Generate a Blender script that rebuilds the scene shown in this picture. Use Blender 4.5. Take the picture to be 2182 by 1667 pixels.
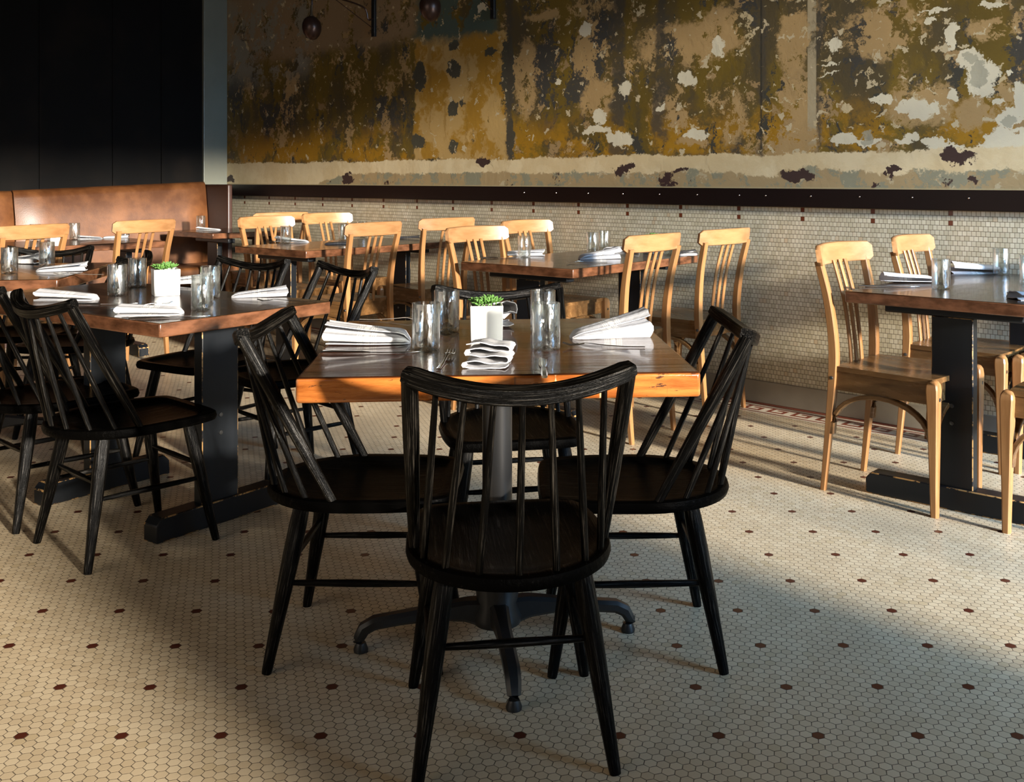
import bpy, bmesh, math, random
from mathutils import Vector, Matrix
for o in list(bpy.data.objects): bpy.data.objects.remove(o, do_unlink=True)
S = bpy.context.scene; COL = S.collection
R = math.radians; PI = math.pi

# ------------------------------------------------------------------ camera
FPX, CXP, HYP, EYE = 2196.0, 1190.0, 380.0, 1.15      # focal length, principal column, horizon row (px), eye height
cam_d = bpy.data.cameras.new('camera'); cam = bpy.data.objects.new('camera', cam_d); COL.objects.link(cam)
cam.location = (0, 0, EYE); cam.rotation_euler = (R(90), 0, 0)
cam_d.sensor_fit = 'HORIZONTAL'; cam_d.sensor_width = 36.0; cam_d.lens = 36.0*FPX/2182
cam_d.shift_x = -(CXP-1091)/2182; cam_d.shift_y = -(833.5-HYP)/2182
cam_d.clip_start = .02; cam_d.clip_end = 200
S.camera = cam

# ------------------------------------------------------------------ room frame: p runs along the painted wall, q towards it
A = R(42.2); CA, SA = math.cos(A), math.sin(A)
QW, PL, PR_, QF, HC = 4.616, -8.03, 2.9, -2.2, 3.7
def W(p, q, z=0.0): return Vector((p*CA+q*SA, -p*SA+q*CA, z))
def far_point(px, py, z):
    v = table_point(px, py, z)
    for k in range(200):
        p, q = v.x*CA-v.y*SA, v.x*SA+v.y*CA
        if q < 4.50 and (px > 300 or py > 512 or p > -6.98): break
        v = Vector((v.x*.995, v.y*.995, z))
    return v
def table_point(px, py, z): return Vector(((px-CXP)/(py-HYP)*(EYE-z), FPX*(EYE-z)/(py-HYP), z))

# ------------------------------------------------------------------ world, sun, window daylight, exposure
w = bpy.data.worlds.new('world'); S.world = w; w.use_nodes = True
bg = w.node_tree.nodes['Background']; bg.inputs[0].default_value = (.52, .72, 1, 1); bg.inputs[1].default_value = .3
def sun(name, az, el, strength, angle, col):
    d = bpy.data.lights.new(name, 'SUN'); d.energy = strength; d.angle = R(angle); d.color = col
    o = bpy.data.objects.new(name, d); COL.objects.link(o)
    v = Vector((math.cos(R(az))*math.cos(R(el)), math.sin(R(az))*math.cos(R(el)), -math.sin(R(el))))
    o.rotation_euler = v.to_track_quat('-Z', 'Y').to_euler(); o.location = -v*6
    return o
sun('sun', 180-48.5, 11, 13.5, 3.4, (1, .91, .78))
def area(name, loc, direction, sx, sy, power, col, spread=180):
    d = bpy.data.lights.new(name, 'AREA'); d.shape = 'RECTANGLE'; d.size = sx; d.size_y = sy; d.energy = power; d.color = col
    d.spread = R(spread)
    o = bpy.data.objects.new(name, d); COL.objects.link(o); o.location = loc
    o.rotation_euler = Vector(direction).to_track_quat('-Z', 'Z').to_euler()
    return o
pdir = W(1, 0); qdir = W(0, 1)
area('window_daylight_near', W(PR_+.15, -.2, 1.6), -pdir, 2.0, 2.4, 12, (1, .88, .7))
area('window_daylight_far', W(PR_+.15, 3.4, 2.0), -pdir+qdir*.22-Vector((0, 0, .5)), 1.8, 1.8, 100, (.34, .62, 1), 66)
area('window_daylight_front', W(-2.7, QF-.15, 1.7), qdir, 4.0, 2.2, 50, (1, .80, .56))
S.view_settings.view_transform = 'Standard'; S.view_settings.look = 'None'
S.view_settings.exposure = 0.1; S.view_settings.gamma = 1; S.view_settings.use_curve_mapping = False

# ------------------------------------------------------------------ node helpers
class NT:
    def __init__(s, name):
        s.m = bpy.data.materials.new(name); s.m.use_nodes = True; s.t = s.m.node_tree
        s.b = s.t.nodes['Principled BSDF']
    def n(s, typ): return s.t.nodes.new(typ)
    def l(s, a, b):
        if hasattr(a, 'links') or isinstance(a, bpy.types.NodeSocket): s.t.links.new(a, b)
        else: b.default_value = a
    def math(s, op, a, b=0.0, c=None):
        n = s.n('ShaderNodeMath'); n.operation = op; s.l(a, n.inputs[0]); s.l(b, n.inputs[1])
        if c is not None: s.l(c, n.inputs[2])
        return n.outputs[0]
    def add(s, a, b): return s.math('ADD', a, b)
    def sub(s, a, b): return s.math('SUBTRACT', a, b)
    def mul(s, a, b): return s.math('MULTIPLY', a, b)
    def mx(s, a, b): return s.math('MAXIMUM', a, b)
    def mn(s, a, b): return s.math('MINIMUM', a, b)
    def lt(s, a, b): return s.math('LESS_THAN', a, b)
    def gt(s, a, b): return s.math('GREATER_THAN', a, b)
    def step(s, a, lo, hi):
        n = s.n('ShaderNodeMapRange'); n.interpolation_type = 'SMOOTHSTEP'; s.l(a, n.inputs[0]); n.inputs[1].default_value = lo; n.inputs[2].default_value = hi
        return n.outputs[0]
    def mix(s, f, a, b):
        n = s.n('ShaderNodeMix'); n.data_type = 'RGBA'; s.l(f, n.inputs[0])
        for v, k in ((a, 6), (b, 7)):
            if isinstance(v, tuple) and len(v) == 3: v = (*v, 1)
            s.l(v, n.inputs[k])
        return n.outputs[2]
    def noise(s, vec, scale, detail=4, rough=.55, dim='3D', col=False):
        n = s.n('ShaderNodeTexNoise'); n.noise_dimensions = dim
        if vec is not None: s.l(vec, n.inputs['Vector'])
        n.inputs['Scale'].default_value = scale; n.inputs['Detail'].default_value = detail; n.inputs['Roughness'].default_value = rough
        return n.outputs[1 if col else 0]
    def obj(s): return s.n('ShaderNodeTexCoord').outputs['Object']
    def grain(s):
        n = s.n('ShaderNodeAttribute'); n.attribute_name = 'grain'; return n.outputs['Vector']
    def sep(s, v):
        n = s.n('ShaderNodeSeparateXYZ'); s.l(v, n.inputs[0]); return n.outputs
    def comb(s, x, y, z=0.0):
        n = s.n('ShaderNodeCombineXYZ'); s.l(x, n.inputs[0]); s.l(y, n.inputs[1]); s.l(z, n.inputs[2]); return n.outputs[0]
    def scale(s, v, x, y, z, off=(0, 0, 0)):
        n = s.n('ShaderNodeMapping'); s.l(v, n.inputs[0]); n.inputs['Scale'].default_value = (x, y, z); n.inputs['Location'].default_value = off; return n.outputs[0]
    def bump(s, h, st=.3, dist=.002):
        n = s.n('ShaderNodeBump'); n.inputs['Strength'].default_value = st; n.inputs['Distance'].default_value = dist
        s.l(h, n.inputs['Height']); s.t.links.new(n.outputs[0], s.b.inputs['Normal'])
    def out(s, col=None, rough=None, metal=None, spec=None, coat=None):
        for v, k in ((col, 'Base Color'), (rough, 'Roughness'), (metal, 'Metallic'), (spec, 'Specular IOR Level'), (coat, 'Coat Weight')):
            if v is None: continue
            if isinstance(v, tuple) and len(v) == 3: v = (*v, 1)
            s.l(v, s.b.inputs[k])
        return s.m

def plain(name, col, rough=.5, metal=0, spec=.5, var=.0, vs=30):
    t = NT(name)
    if var:
        f = t.noise(t.obj(), vs, 4)
        t.out(t.mix(f, tuple(c*(1-var) for c in col), tuple(min(1, c*(1+var)) for c in col)), rough, metal, spec)
    else: t.out(col, rough, metal, spec)
    return t.m
def wood(name, dark, light, scl=(2, 30, 30), rough=.4, spec=.5, bump=.15, coat=0, knots=None, lo=.35, hi=.65, along=False):
    t = NT(name); o = t.grain() if along else t.obj(); v = t.scale(o, *scl)
    g = t.noise(v, 1.0, 6, .65); g2 = t.noise(t.scale(o, scl[0]*.4, scl[1]*.25, scl[2]*.25), 1.0, 3)
    c = t.mix(t.step(t.add(t.mul(g, .7), t.mul(g2, .3)), lo, hi), dark, light)
    if knots:
        k = t.noise(t.scale(o, 9, 9, 30, (3, 1, 4)), 1.0, 5, .7)
        c = t.mix(t.step(k, .66, .74), c, knots)
    t.out(c, t.add(rough, t.mul(t.sub(g, .5), .25)), 0, spec, coat); t.bump(g, bump, .002)
    return t.m

M = {}
def black_stain(name, scl, rough, spec, lo, hi, light, along=False):
    t = NT(name); o = t.grain() if along else t.obj(); g = t.noise(t.scale(o, *scl), 1.0, 5, .7); f = t.step(g, lo, hi)
    t.out(t.mix(f, (.0011, .0010, .0009), light), t.sub(rough, t.mul(g, .12)), 0, t.mul(t.add(.15, f), spec)); t.bump(g, .9, .0025); return t.m
M['black_z'] = black_stain('black stained wood upright', (260, 260, 7), .36, .45, .50, .76, (.040, .034, .027), True)  # pale grain streaks, brightened in the colour to stand in for sun highlights
M['black_y'] = black_stain('black stained wood seat', (130, 5, 90), .36, .08, .56, .80, (.0035, .003, .0025))
M['beech'] = wood('pale honey wood', (.23, .105, .036), (.34, .168, .064), (60, 60, 4), .32, .4, .05, along=True)
M['beech_x'] = wood('pale honey wood crest', (.27, .128, .047), (.38, .19, .078), (5, 40, 40), .34, .5, .05)
M['beech_s'] = wood('worn honey brown seat', (.10, .048, .017), (.20, .10, .035), (30, 4, 30), .26, .5, .05)
M['top_dark'] = wood('dark brown varnished tabletop', (.035, .014, .006), (.095, .042, .018), (3, 38, 6), .2, .5, .12, .2)
M['edge_dark'] = wood('cut edge of dark tabletop', (.16, .062, .028), (.34, .15, .075), (10, 10, 30), .38, .5, .1)
M['chrome'] = plain('polished steel', (.8, .8, .8), .14, 1)
M['iron'] = plain('black cast iron', (.012, .012, .012), .38, 0, .5, .3)
M['column'] = plain('dark grey metal column', (.035, .035, .036), .28, .6)
M['bolt'] = plain('dark steel bolt', (.12, .12, .12), .3, .9)
M['soil'] = plain('dry brown soil', (.09, .045, .02), .9, 0, .2, .5, 200)
M['leaf'] = plain('green succulent leaves', (.10, .22, .05), .45, 0, .4, .55, 90)
M['ceramic'] = plain('glossy white ceramic', (.72, .71, .68), .22, 0, .5)
M['bronze'] = plain('dark bronze lamp shade', (.055, .028, .02), .32, .5, .5, .3, 20)

def paint_worn(name, base, wear, amt=.70, thr=.76):
    t = NT(name); o = t.obj(); k = t.noise(o, 14, 8, .75); g = t.noise(t.scale(o, 40, 40, 4), 1, 4)
    f = t.step(k, amt, thr)
    c = t.mix(f, t.mix(g, base, tuple(x*1.8 for x in base)), wear)
    t.out(c, t.add(.34, t.mul(g, .15)), 0, .32); t.bump(g, .1, .001); return t.m
M['trestle_edge'] = paint_worn('rubbed edge of black painted wood', (.006, .006, .007), (.42, .24, .09), .48, .54)
M['trestle'] = paint_worn('worn black painted wood', (.0035, .0045, .006), (.42, .24, .09), .71, .735)

# glossy hero tabletop: dark glazed planks above, orange cut edge at the sides
def hero_top():
    t = NT('varnished reclaimed plank tabletop'); o = t.obj(); x, y, z = t.sep(o)
    g = t.noise(t.scale(o, 2.2, 42, 8), 1, 7, .7); g2 = t.noise(t.scale(o, .8, 12, 4), 1, 3)
    pl = t.math('FRACT', t.mul(t.add(y, .5), 8.3)); seam = t.mx(t.step(pl, .03, .0), t.step(pl, .97, 1.0))
    topc = t.mix(t.step(t.add(t.mul(g, .65), t.mul(g2, .35)), .36, .64), (.012, .0045, .002), (.075, .020, .006))
    topc = t.mix(t.mul(seam, .6), topc, (.02, .008, .004))
    e = t.noise(t.scale(o, 5, 5, 45), 1, 6, .65)
    ec = t.mix(t.step(e, .3, .7), (.20, .050, .008), (.50, .17, .036))
    k = t.noise(t.scale(o, 16, 16, 60, (2, 7, 1)), 1, 6, .75); ec = t.mix(t.step(k, .60, .66), ec, (.05, .02, .012))
    sc = t.noise(t.scale(o, 130, 130, 9, (5, 2, 1)), 1, 2, .4); k2 = t.noise(t.scale(o, 5, 5, 6, (1, 7, 1)), 1, 2)
    ec = t.mix(t.mul(t.mul(t.step(sc, .66, .72), t.step(k2, .45, .6)), .7), ec, (.12, .05, .02))
    ec = t.mix(t.mul(t.step(t.noise(t.scale(o, 60, 60, 14, (9, 4, 3)), 1, 2, .4), .70, .74), .55), ec, (.9, .62, .35))
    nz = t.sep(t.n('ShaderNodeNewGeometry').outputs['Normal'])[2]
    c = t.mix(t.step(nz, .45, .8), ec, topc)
    t.out(c, t.add(.09, t.mul(g, .12)), 0, .5, .5); t.bump(t.add(t.add(g, t.mul(seam, -.6)), t.mul(g2, 2.2)), .55, .004)
    t.b.inputs['Coat Roughness'].default_value = .06
    return t.m
M['hero'] = hero_top()
def small_top():
    t = NT('dark varnished tabletop with orange edge'); o = t.obj()
    g = t.noise(t.scale(o, 3, 38, 6), 1, 6, .65); e = t.noise(t.scale(o, 12, 12, 30), 1, 5)
    nz = t.sep(t.n('ShaderNodeNewGeometry').outputs['Normal'])[2]
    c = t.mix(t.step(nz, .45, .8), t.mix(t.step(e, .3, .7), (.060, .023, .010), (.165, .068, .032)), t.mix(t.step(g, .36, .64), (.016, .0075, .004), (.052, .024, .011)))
    t.out(c, t.add(.17, t.mul(g, .12)), 0, .5, .15); t.bump(g, .2, .002); return t.m
M['top'] = small_top()

def glass():
    t = NT('clear thin tumbler glass'); nt = t.t
    nb = t.n('ShaderNodeBump'); nb.inputs['Strength'].default_value = .6; nb.inputs['Distance'].default_value = .006
    t.l(t.noise(t.scale(t.obj(), 45, 45, 14), 1, 3), nb.inputs['Height'])
    tr = t.n('ShaderNodeBsdfTransparent'); tr.inputs[0].default_value = (.98, .99, .985, 1)
    gl = t.n('ShaderNodeBsdfGlossy'); t.l(t.mix(t.step(t.noise(t.scale(t.obj(), 75, 75, 7), 1, 3), .50, .62), (.02, .02, .02), (.34, .34, .34)), gl.inputs['Roughness']); nt.links.new(nb.outputs[0], gl.inputs['Normal'])
    rf = t.n('ShaderNodeBsdfRefraction'); rf.inputs['IOR'].default_value = 1.08; rf.inputs[0].default_value = (.9, .95, .92, 1); nt.links.new(nb.outputs[0], rf.inputs['Normal'])
    fr = t.n('ShaderNodeLayerWeight'); fr.inputs[0].default_value = .35; nt.links.new(nb.outputs[0], fr.inputs['Normal'])
    m1 = t.n('ShaderNodeMixShader'); m1.inputs[0].default_value = .25; nt.links.new(tr.outputs[0], m1.inputs[1]); nt.links.new(rf.outputs[0], m1.inputs[2])
    m2 = t.n('ShaderNodeMixShader'); nt.links.new(t.math('MULTIPLY_ADD', fr.outputs['Facing'], .50, .12), m2.inputs[0]); nt.links.new(m1.outputs[0], m2.inputs[1]); nt.links.new(gl.outputs[0], m2.inputs[2])
    nt.links.new(m2.outputs[0], nt.nodes['Material Output'].inputs['Surface']); nt.nodes.remove(t.b); return t.m
M['glass'] = glass()
def cloth():
    t = NT('white cotton napkin with woven stripes'); o = t.obj(); x, y, z = t.sep(o)
    c = (.78, .77, .75); f = None
    for u in (-.022, -.017, -.012, .012, .017, .022):
        q = t.lt(t.math('ABSOLUTE', t.sub(x, u)), .0013); f = q if f is None else t.mx(f, q)
    f = t.mx(f, t.lt(t.math('ABSOLUTE', x), .006))
    t.out(t.mix(f, (.50, .50, .52), (.74, .73, .71)), .9, 0, .2); t.bump(t.noise(o, 45, 4), .5, .004); return t.m
M['cloth'] = cloth()
def leather():
    t = NT('tan brown leather'); o = t.obj(); k = t.noise(o, 6, 6, .6); g = t.noise(o, 160, 3)
    t.out(t.mix(t.step(k, .3, .75), (.075, .025, .007), (.165, .062, .018)), t.add(.36, t.mul(k, .2)), 0, .5); t.bump(t.add(g, t.mul(k, 2)), .25, .002); return t.m
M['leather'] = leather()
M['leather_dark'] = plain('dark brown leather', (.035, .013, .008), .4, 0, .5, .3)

# ---- floor: one inch hexagon mosaic laid square to the painted wall, dark red dots, greek key border
def floor_mat():
    t = NT('cream hexagon mosaic floor'); o = t.obj()
    wob = t.noise(o, 2.2, 2, .5, col=True); n = t.n('ShaderNodeVectorMath'); n.operation = 'MULTIPLY_ADD'
    t.l(wob, n.inputs[0]); n.inputs[1].default_value = (.012, .012, 0); t.l(o, n.inputs[2]); P, Q, _ = t.sep(n.outputs[0])
    w_ = .02507; px, py = 3**.5*w_, w_; OX, OQ = -1.156*1.15, 1.6876*1.15
    def lattice(ox, oq, px, py):
        def f(c, off, per):
            u = t.math('DIVIDE', t.sub(c, off), per); r = t.math('ROUND', u)
            return t.math('ABSOLUTE', t.mul(t.sub(u, r), per)), r
        a, ra = f(P, ox, px); b, rb = f(Q, oq, py)
        return t.mx(b, t.add(t.mul(a, 3**.5/2), t.mul(b, .5))), ra, rb
    d1, a1, b1 = lattice(OX, OQ, px, py); d2, a2, b2 = lattice(OX+px/2, OQ+py/2, px, py)
    first = t.lt(d1, d2); d = t.mn(d1, d2)
    def sel(u, v): return t.add(t.mul(u, first), t.mul(v, t.sub(1.0, first)))
    wn = t.n('ShaderNodeTexWhiteNoise'); wn.noise_dimensions = '3D'; t.l(t.comb(sel(a1, t.add(a2, .5)), sel(b1, t.add(b2, .5))), wn.inputs['Vector']); rnd = wn.outputs[0]
    e1, _, _ = lattice(OX, OQ, 7*px, 11*py); e2, _, _ = lattice(OX+3.5*px, OQ+5.5*py, 7*px, 11*py)
    red = t.lt(t.mn(e1, e2), w_/2)
    grout = t.step(d, w_*.452, w_*.478)
    rough_n = t.noise(o, 60, 5); stain = t.noise(o, 1.1, 5, .6)
    c = t.mix(rnd, (.57, .445, .285), (.68, .555, .375))
    c = t.mix(t.mul(t.step(rnd, .93, .97), .7), c, (.50, .38, .22))
    c = t.mix(t.step(stain, .5, .75), c, (.48, .38, .25))
    chip = t.step(t.noise(o, 7, 3), .755, .77)
    c = t.mix(t.mul(chip, .8), c, (.16, .12, .08))
    c = t.mix(red, c, (.082, .018, .009))
    c = t.mix(t.mul(grout, t.mix(t.step(rough_n, .3, .6), (.55, .55, .55), (1, 1, 1))), c, (.07, .05, .032))
    # border
    bq = t.sub(QW-.012, Q)          # distance from the baseboard
    U = t.mul(t.math('FRACT', t.math('DIVIDE', t.add(P, 50.0), .133)), 7.0)
    V = t.math('DIVIDE', t.sub(bq, .055), .0185)
    def rect(x0, x1, y0, y1):
        return t.mul(t.mul(t.gt(U, x0), t.lt(U, x1)), t.mul(t.gt(V, y0), t.lt(V, y1)))
    key = None
    for r in ((0, 1.1, 0, 5), (0, 5.1, 4, 5), (4, 5.1, 1.6, 5), (2.1, 5.1, 1.6, 2.6), (0, 7, 0, .9)):
        k = rect(*r); key = k if key is None else t.mx(key, k)
    def band(lo, hi): return t.mul(t.gt(bq, lo), t.lt(bq, hi))
    key = t.mx(key, t.mx(band(-1, .032), band(.170, .184)))
    lines = t.mx(t.step(t.math('ABSOLUTE', t.sub(t.math('FRACT', t.math('DIVIDE', P, .0185)), .5)), .46, .5), t.step(t.math('ABSOLUTE', t.sub(t.math('FRACT', t.math('DIVIDE', bq, .0185)), .5)), .46, .5))
    bc = t.mix(key, (.66, .58, .46), (.20, .045, .022)); bc = t.mix(t.mul(lines, .45), bc, (.08, .05, .03))
    c = t.mix(t.lt(bq, .20), c, bc)
    t.out(c, t.add(.30, t.add(t.mul(grout, .4), t.mul(rough_n, .12))), 0, .5)
    t.bump(t.sub(t.mul(rnd, .12), grout), .5, .0015)
    return t.m
M['floor'] = floor_mat()
def tile_wall_mat():
    t = NT('cream square mosaic wall tile'); o = t.obj(); x, y, z = t.sep(o)
    # object x = p, z = height ; red squares every 18 tiles under the rail
    pitch = .3698; tw, th = pitch/18, .0224
    row = t.math('FLOOR', t.math('DIVIDE', t.sub(1.004, z), th))
    fr = t.math('FRACT', t.math('DIVIDE', t.sub(1.004, z), th))
    odd = t.math('MODULO', row, 2.0)
    P0 = -6.7154*1.15+tw/2
    u = t.add(t.math('DIVIDE', t.sub(x, P0), tw), t.mul(odd, .5)); fu = t.math('FRACT', t.add(u, 900.0)); cell = t.math('FLOOR', u)
    gu = t.step(t.math('ABSOLUTE', t.sub(fu, .5)), .43, .47); gv = t.step(t.math('ABSOLUTE', t.sub(fr, .5)), .435, .475)
    gr = t.mx(gu, gv)
    wn = t.n('ShaderNodeTexWhiteNoise'); t.l(t.comb(cell, row, 0.0), wn.inputs['Vector']); rnd = wn.outputs[0]
    m18 = t.math('MODULO', t.add(cell, 1800.0), 18.0)
    isr = t.mul(t.gt(m18, 16.5), t.mx(t.lt(t.math('ABSOLUTE', row), .5), t.lt(t.math('ABSOLUTE', t.sub(row, 2.0)), .5)))
    c = t.mix(rnd, (.50, .445, .31), (.66, .60, .45)); c = t.mix(t.mul(t.step(rnd, .97, .99), .6), c, (.48, .33, .18))
    c = t.mix(isr, c, (.13, .03, .012)); c = t.mix(t.mul(gr, .95), c, (.10, .065, .03))
    t.out(c, t.add(.22, t.mul(gr, .5)), 0, .5); t.bump(t.sub(t.mul(rnd, .1), gr), .5, .0012); return t.m
M['tile_wall'] = tile_wall_mat()

def wall_px(px, py):
    t_ = (px-CXP)/FPX; Z = QW/(SA*t_+CA); return (CA*t_-SA)*Z, EYE-(py-HYP)*Z/FPX
def painted_wall_mat():
    t = NT('peeling layered old wall paint'); o = t.obj(); x, y, z = t.sep(o)
    v = t.comb(x, z, 0.0)
    warp = t.noise(v, 5, 5, .65, col=True); n = t.n('ShaderNodeVectorMath'); n.operation = 'MULTIPLY_ADD'
    t.l(warp, n.inputs[0]); n.inputs[1].default_value = (.16, .16, 0); t.l(v, n.inputs[2])
    warp2 = t.noise(v, 24, 4, .65, col=True); n2_ = t.n('ShaderNodeVectorMath'); n2_.operation = 'MULTIPLY_ADD'
    t.l(warp2, n2_.inputs[0]); n2_.inputs[1].default_value = (.07, .07, 0); t.l(n.outputs[0], n2_.inputs[2]); wv = n2_.outputs[0]
    wx, wz, _ = t.sep(wv); wx = t.sub(wx, .115); wz = t.sub(wz, .115)
    def N(sc, off, det=7, r=.62, sx=1, sy=1): return t.noise(t.scale(wv, sx, sy, 1, off), sc, det, r)
    fine = t.noise(v, 30, 8, .78)
    def speck(m, k=.34): return t.add(m, t.mul(t.sub(fine, .5), k))
    def th(m, lo, w=.012, k=.34): return t.step(speck(m, k), lo, lo+w)
    # broad patches of darker brown olive and yellower ochre
    c = t.mix(t.step(N(1.1, (0, 0, 0), 3), .35, .65), (.120, .080, .014), (.185, .120, .017))
    c = t.mix(t.step(N(3, (4, 1, 0), 5, .6, 1, .4), .44, .60), c, (.085, .064, .030))          # olive grey
    c = t.mix(t.mul(th(N(2.3, (7, 3, 0), 6, .65, 1, .6), .56), .9), c, (.048, .048, .046))      # charcoal blue
    streak = N(9, (1, 8, 0), 4, .6, 1.0, .10); c = t.mix(t.mul(t.step(streak, .56, .66), .45), c, (.06, .052, .038))
    # ochre paint patches just above the cream strip
    oz = t.mul(t.step(wz, 1.60, 1.36), t.step(wz, 1.24, 1.3))
    c = t.mix(t.mul(oz, th(N(2.6, (2, 9, 0), 4), .43, .10)), c, (.34, .175, .012))
    # exposed tan plaster
    tan_ = (.40, .265, .115)
    c = t.mix(th(N(2.4, (11, 5, 0), 8, .72, 1, .7), .565), c, tan_)
    c = t.mix(th(N(7, (21, 5, 0), 6, .7, 1, .45), .60), c, (.05, .047, .036))
    c = t.mix(th(N(5.2, (3, 15, 0), 6, .66), .60), c, (.33, .22, .10))
    def box(px0, py0, px1, py1, soft=.01):
        a, zt = wall_px(px0, py0); b, zb = wall_px(px1, py1)
        return t.mul(t.mul(t.step(wx, a-soft, a+soft), t.step(wx, b+soft, b-soft)), t.mul(t.step(wz, zb-soft, zb+soft), t.step(wz, zt+soft, zt-soft)))
    def blob(px, py, rx, ry, edge=.2):
        a, zc = wall_px(px, py); a2, z2 = wall_px(px+rx, py-ry); sx, sz = abs(a2-a), abs(z2-zc)
        d = t.add(t.math('POWER', t.math('DIVIDE', t.sub(wx, a), sx), 2.0), t.math('POWER', t.math('DIVIDE', t.sub(wz, zc), sz), 2.0))
        return t.step(t.add(d, t.mul(t.sub(fine, .5), 2.6)), 1.0+edge/2, 1.0-edge/2)
    # squared mustard panel
    yp = t.mul(box(884, 84, 1082, 338), t.step(N(5, (5, 5, 0), 6, .65), .66, .62))
    yc = t.mix(t.step(N(3.2, (8, 2, 0), 7, .66), .45, .53), (.36, .195, .026), (.47, .31, .115))
    yc = t.mix(t.mul(t.step(N(14, (1, 1, 0), 3, .6, 1, .08), .58, .68), .5), yc, (.26, .14, .02))
    c = t.mix(yp, c, yc)
    for (bx, by, rx, ry) in ((966, 92, 12, 16), (968, 145, 16, 20), (1045, 112, 14, 10), (965, 235, 9, 17), (985, 225, 9, 9), (967, 312, 10, 14), (893, 165, 14, 36), (1082, 150, 14, 90), (1088, 300, 10, 40), (893, 305, 16, 14)):
        c = t.mix(blob(bx, by, rx, ry), c, (.07, .065, .045))
    # teal remains along the top
    c = t.mix(t.mul(box(880, 0, 1060, 66, .05), th(N(3.5, (9, 9, 0)), .47)), c, (.075, .105, .085))
    c = t.mix(t.mul(box(480, 0, 885, 84, .06), th(N(2.4, (19, 2, 0), 8, .68), .45)), c, (.27, .185, .10))
    c = t.mix(t.mul(box(480, 20, 660, 160, .1), th(N(3.3, (22, 6, 0), 8, .68), .5)), c, (.24, .22, .17))
    # broad tan plaster fields on the right half
    for (bx, by, rx, ry) in ((1195, 30, 85, 26), (1450, 95, 100, 60), (1540, 60, 60, 55), (1690, 90, 32, 75), (1880, 70, 95, 70), (1960, 220, 80, 60), (2120, 60, 70, 30), (2080, 240, 40, 40), (1120, 170, 22, 90), (1270, 215, 35, 50), (1560, 250, 30, 60), (1480, 300, 40, 14)):
        c = t.mix(t.mul(blob(bx, by, rx, ry, .7), th(N(5, (30, 11, 0), 8, .75, 1, .6), .46)), c, tan_)
    # dark vertical bands
    for (px0, px1) in ((1078, 1092), (1300, 1330), (1395, 1418), (1618, 1630), (1735, 1748)):
        a, _ = wall_px(px0, 0); b, _ = wall_px(px1, 0)
        m = t.mul(t.step(wx, a-.02, a+.02), t.step(wx, b+.02, b-.02)); c = t.mix(t.mul(t.mul(m, t.step(N(4, (2, 4, 0)), .38, .5)), .85), c, (.065, .055, .04))
    a, _ = wall_px(1722, 0); b, _ = wall_px(1738, 0)
    m = t.mul(t.step(x, a-.006, a), t.step(x, b+.006, b)); c = t.mix(t.mul(t.mul(m, t.step(z, 1.3, 1.34)), t.step(N(7, (2, 4, 0)), .4, .5)), c, (.38, .31, .19))
    a, _ = wall_px(1622, 0); m = t.lt(t.math('ABSOLUTE', t.sub(x, a)), .006); c = t.mix(t.mul(m, t.mul(t.gt(z, 1.3), .7)), c, (.03, .028, .022))
    # white plaster chips: many small, larger towards the right
    right = t.step(x, -5.5, -1.6)
    chips = N(8.5, (40, 3, 0), 4, .6); c = t.mix(t.step(t.add(chips, t.mul(right, .03)), .665, .675), c, (.50, .40, .23))
    chips2 = N(16, (14, 33, 0), 2, .5); c = t.mix(t.step(t.add(chips2, t.mul(right, .035)), .675, .687), c, (.52, .43, .27))
    c = t.mix(t.step(N(40, (4, 3, 0), 2, .5), .70, .72), c, (.46, .38, .22))
    wht = (.66, .60, .44)
    for (bx, by, rx, ry) in ((1246, 62, 17, 20), (1330, 190, 15, 18), (1462, 172, 20, 15), (1527, 100, 17, 20), (1278, 250, 14, 20), (1272, 282, 30, 12), (1318, 292, 28, 14), (1482, 292, 28, 11),
                             (1780, 95, 16, 16), (1775, 140, 18, 5), (1772, 158, 22, 4), (1875, 208, 24, 10), (1932, 225, 26, 14), (1960, 240, 22, 20), (1990, 236, 14, 14), (1800, 300, 34, 16), (1850, 305, 24, 9),
                             (1930, 300, 34, 10), (2000, 312, 30, 16), (2028, 80, 10, 32), (2066, 130, 32, 26), (2092, 165, 34, 46), (2030, 205, 14, 10), (2145, 255, 30, 26), (2172, 215, 16, 40), (2060, 320, 60, 12), (2150, 300, 60, 22),
                             (1030, 12, 12, 9), (1412, 228, 8, 7), (1980, 40, 8, 9), (1990, 20, 26, 7), (2110, 10, 24, 8), (2150, 160, 10, 6), (2125, 215, 10, 8), (1190, 180, 7, 9)):
        c = t.mix(blob(bx, by, rx, ry), c, wht)
    for (bx, by, rx, ry) in ((2088, 160, 22, 30), (2066, 128, 16, 14), (1850, 290, 14, 20), (2150, 262, 16, 14)):
        c = t.mix(t.mul(blob(bx, by, rx, ry), .8), c, (.36, .34, .25))
    # cream strip, then grey green and tan remains above the rail
    top = t.add(1.275, t.mul(t.sub(N(2.2, (6, 1, 0), 5), .5), .09))
    zf = t.add(z, t.mul(t.sub(fine, .5), .07)); cs = t.step(t.sub(top, zf), -.003, .004); left = t.step(x, -6.2, -7.0)
    c = t.mix(cs, c, t.mix(t.step(N(4, (5, 8, 0)), .4, .6), (.62, .49, .28), (.70, .58, .36)))
    low = t.add(t.sub(1.185, t.mul(left, .12)), t.mul(t.sub(N(2.6, (16, 1, 0), 6, .6), .5), .16))
    ls = t.step(t.sub(low, zf), -.003, .006)
    lc = t.mix(th(N(4, (1, 21, 0)), .52), (.38, .28, .145), (.26, .25, .17))
    lc = t.mix(th(N(8, (31, 2, 0)), .60), lc, (.48, .40, .25)); lc = t.mix(th(N(4.5, (12, 12, 0)), .625), lc, (.045, .022, .02))
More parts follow.
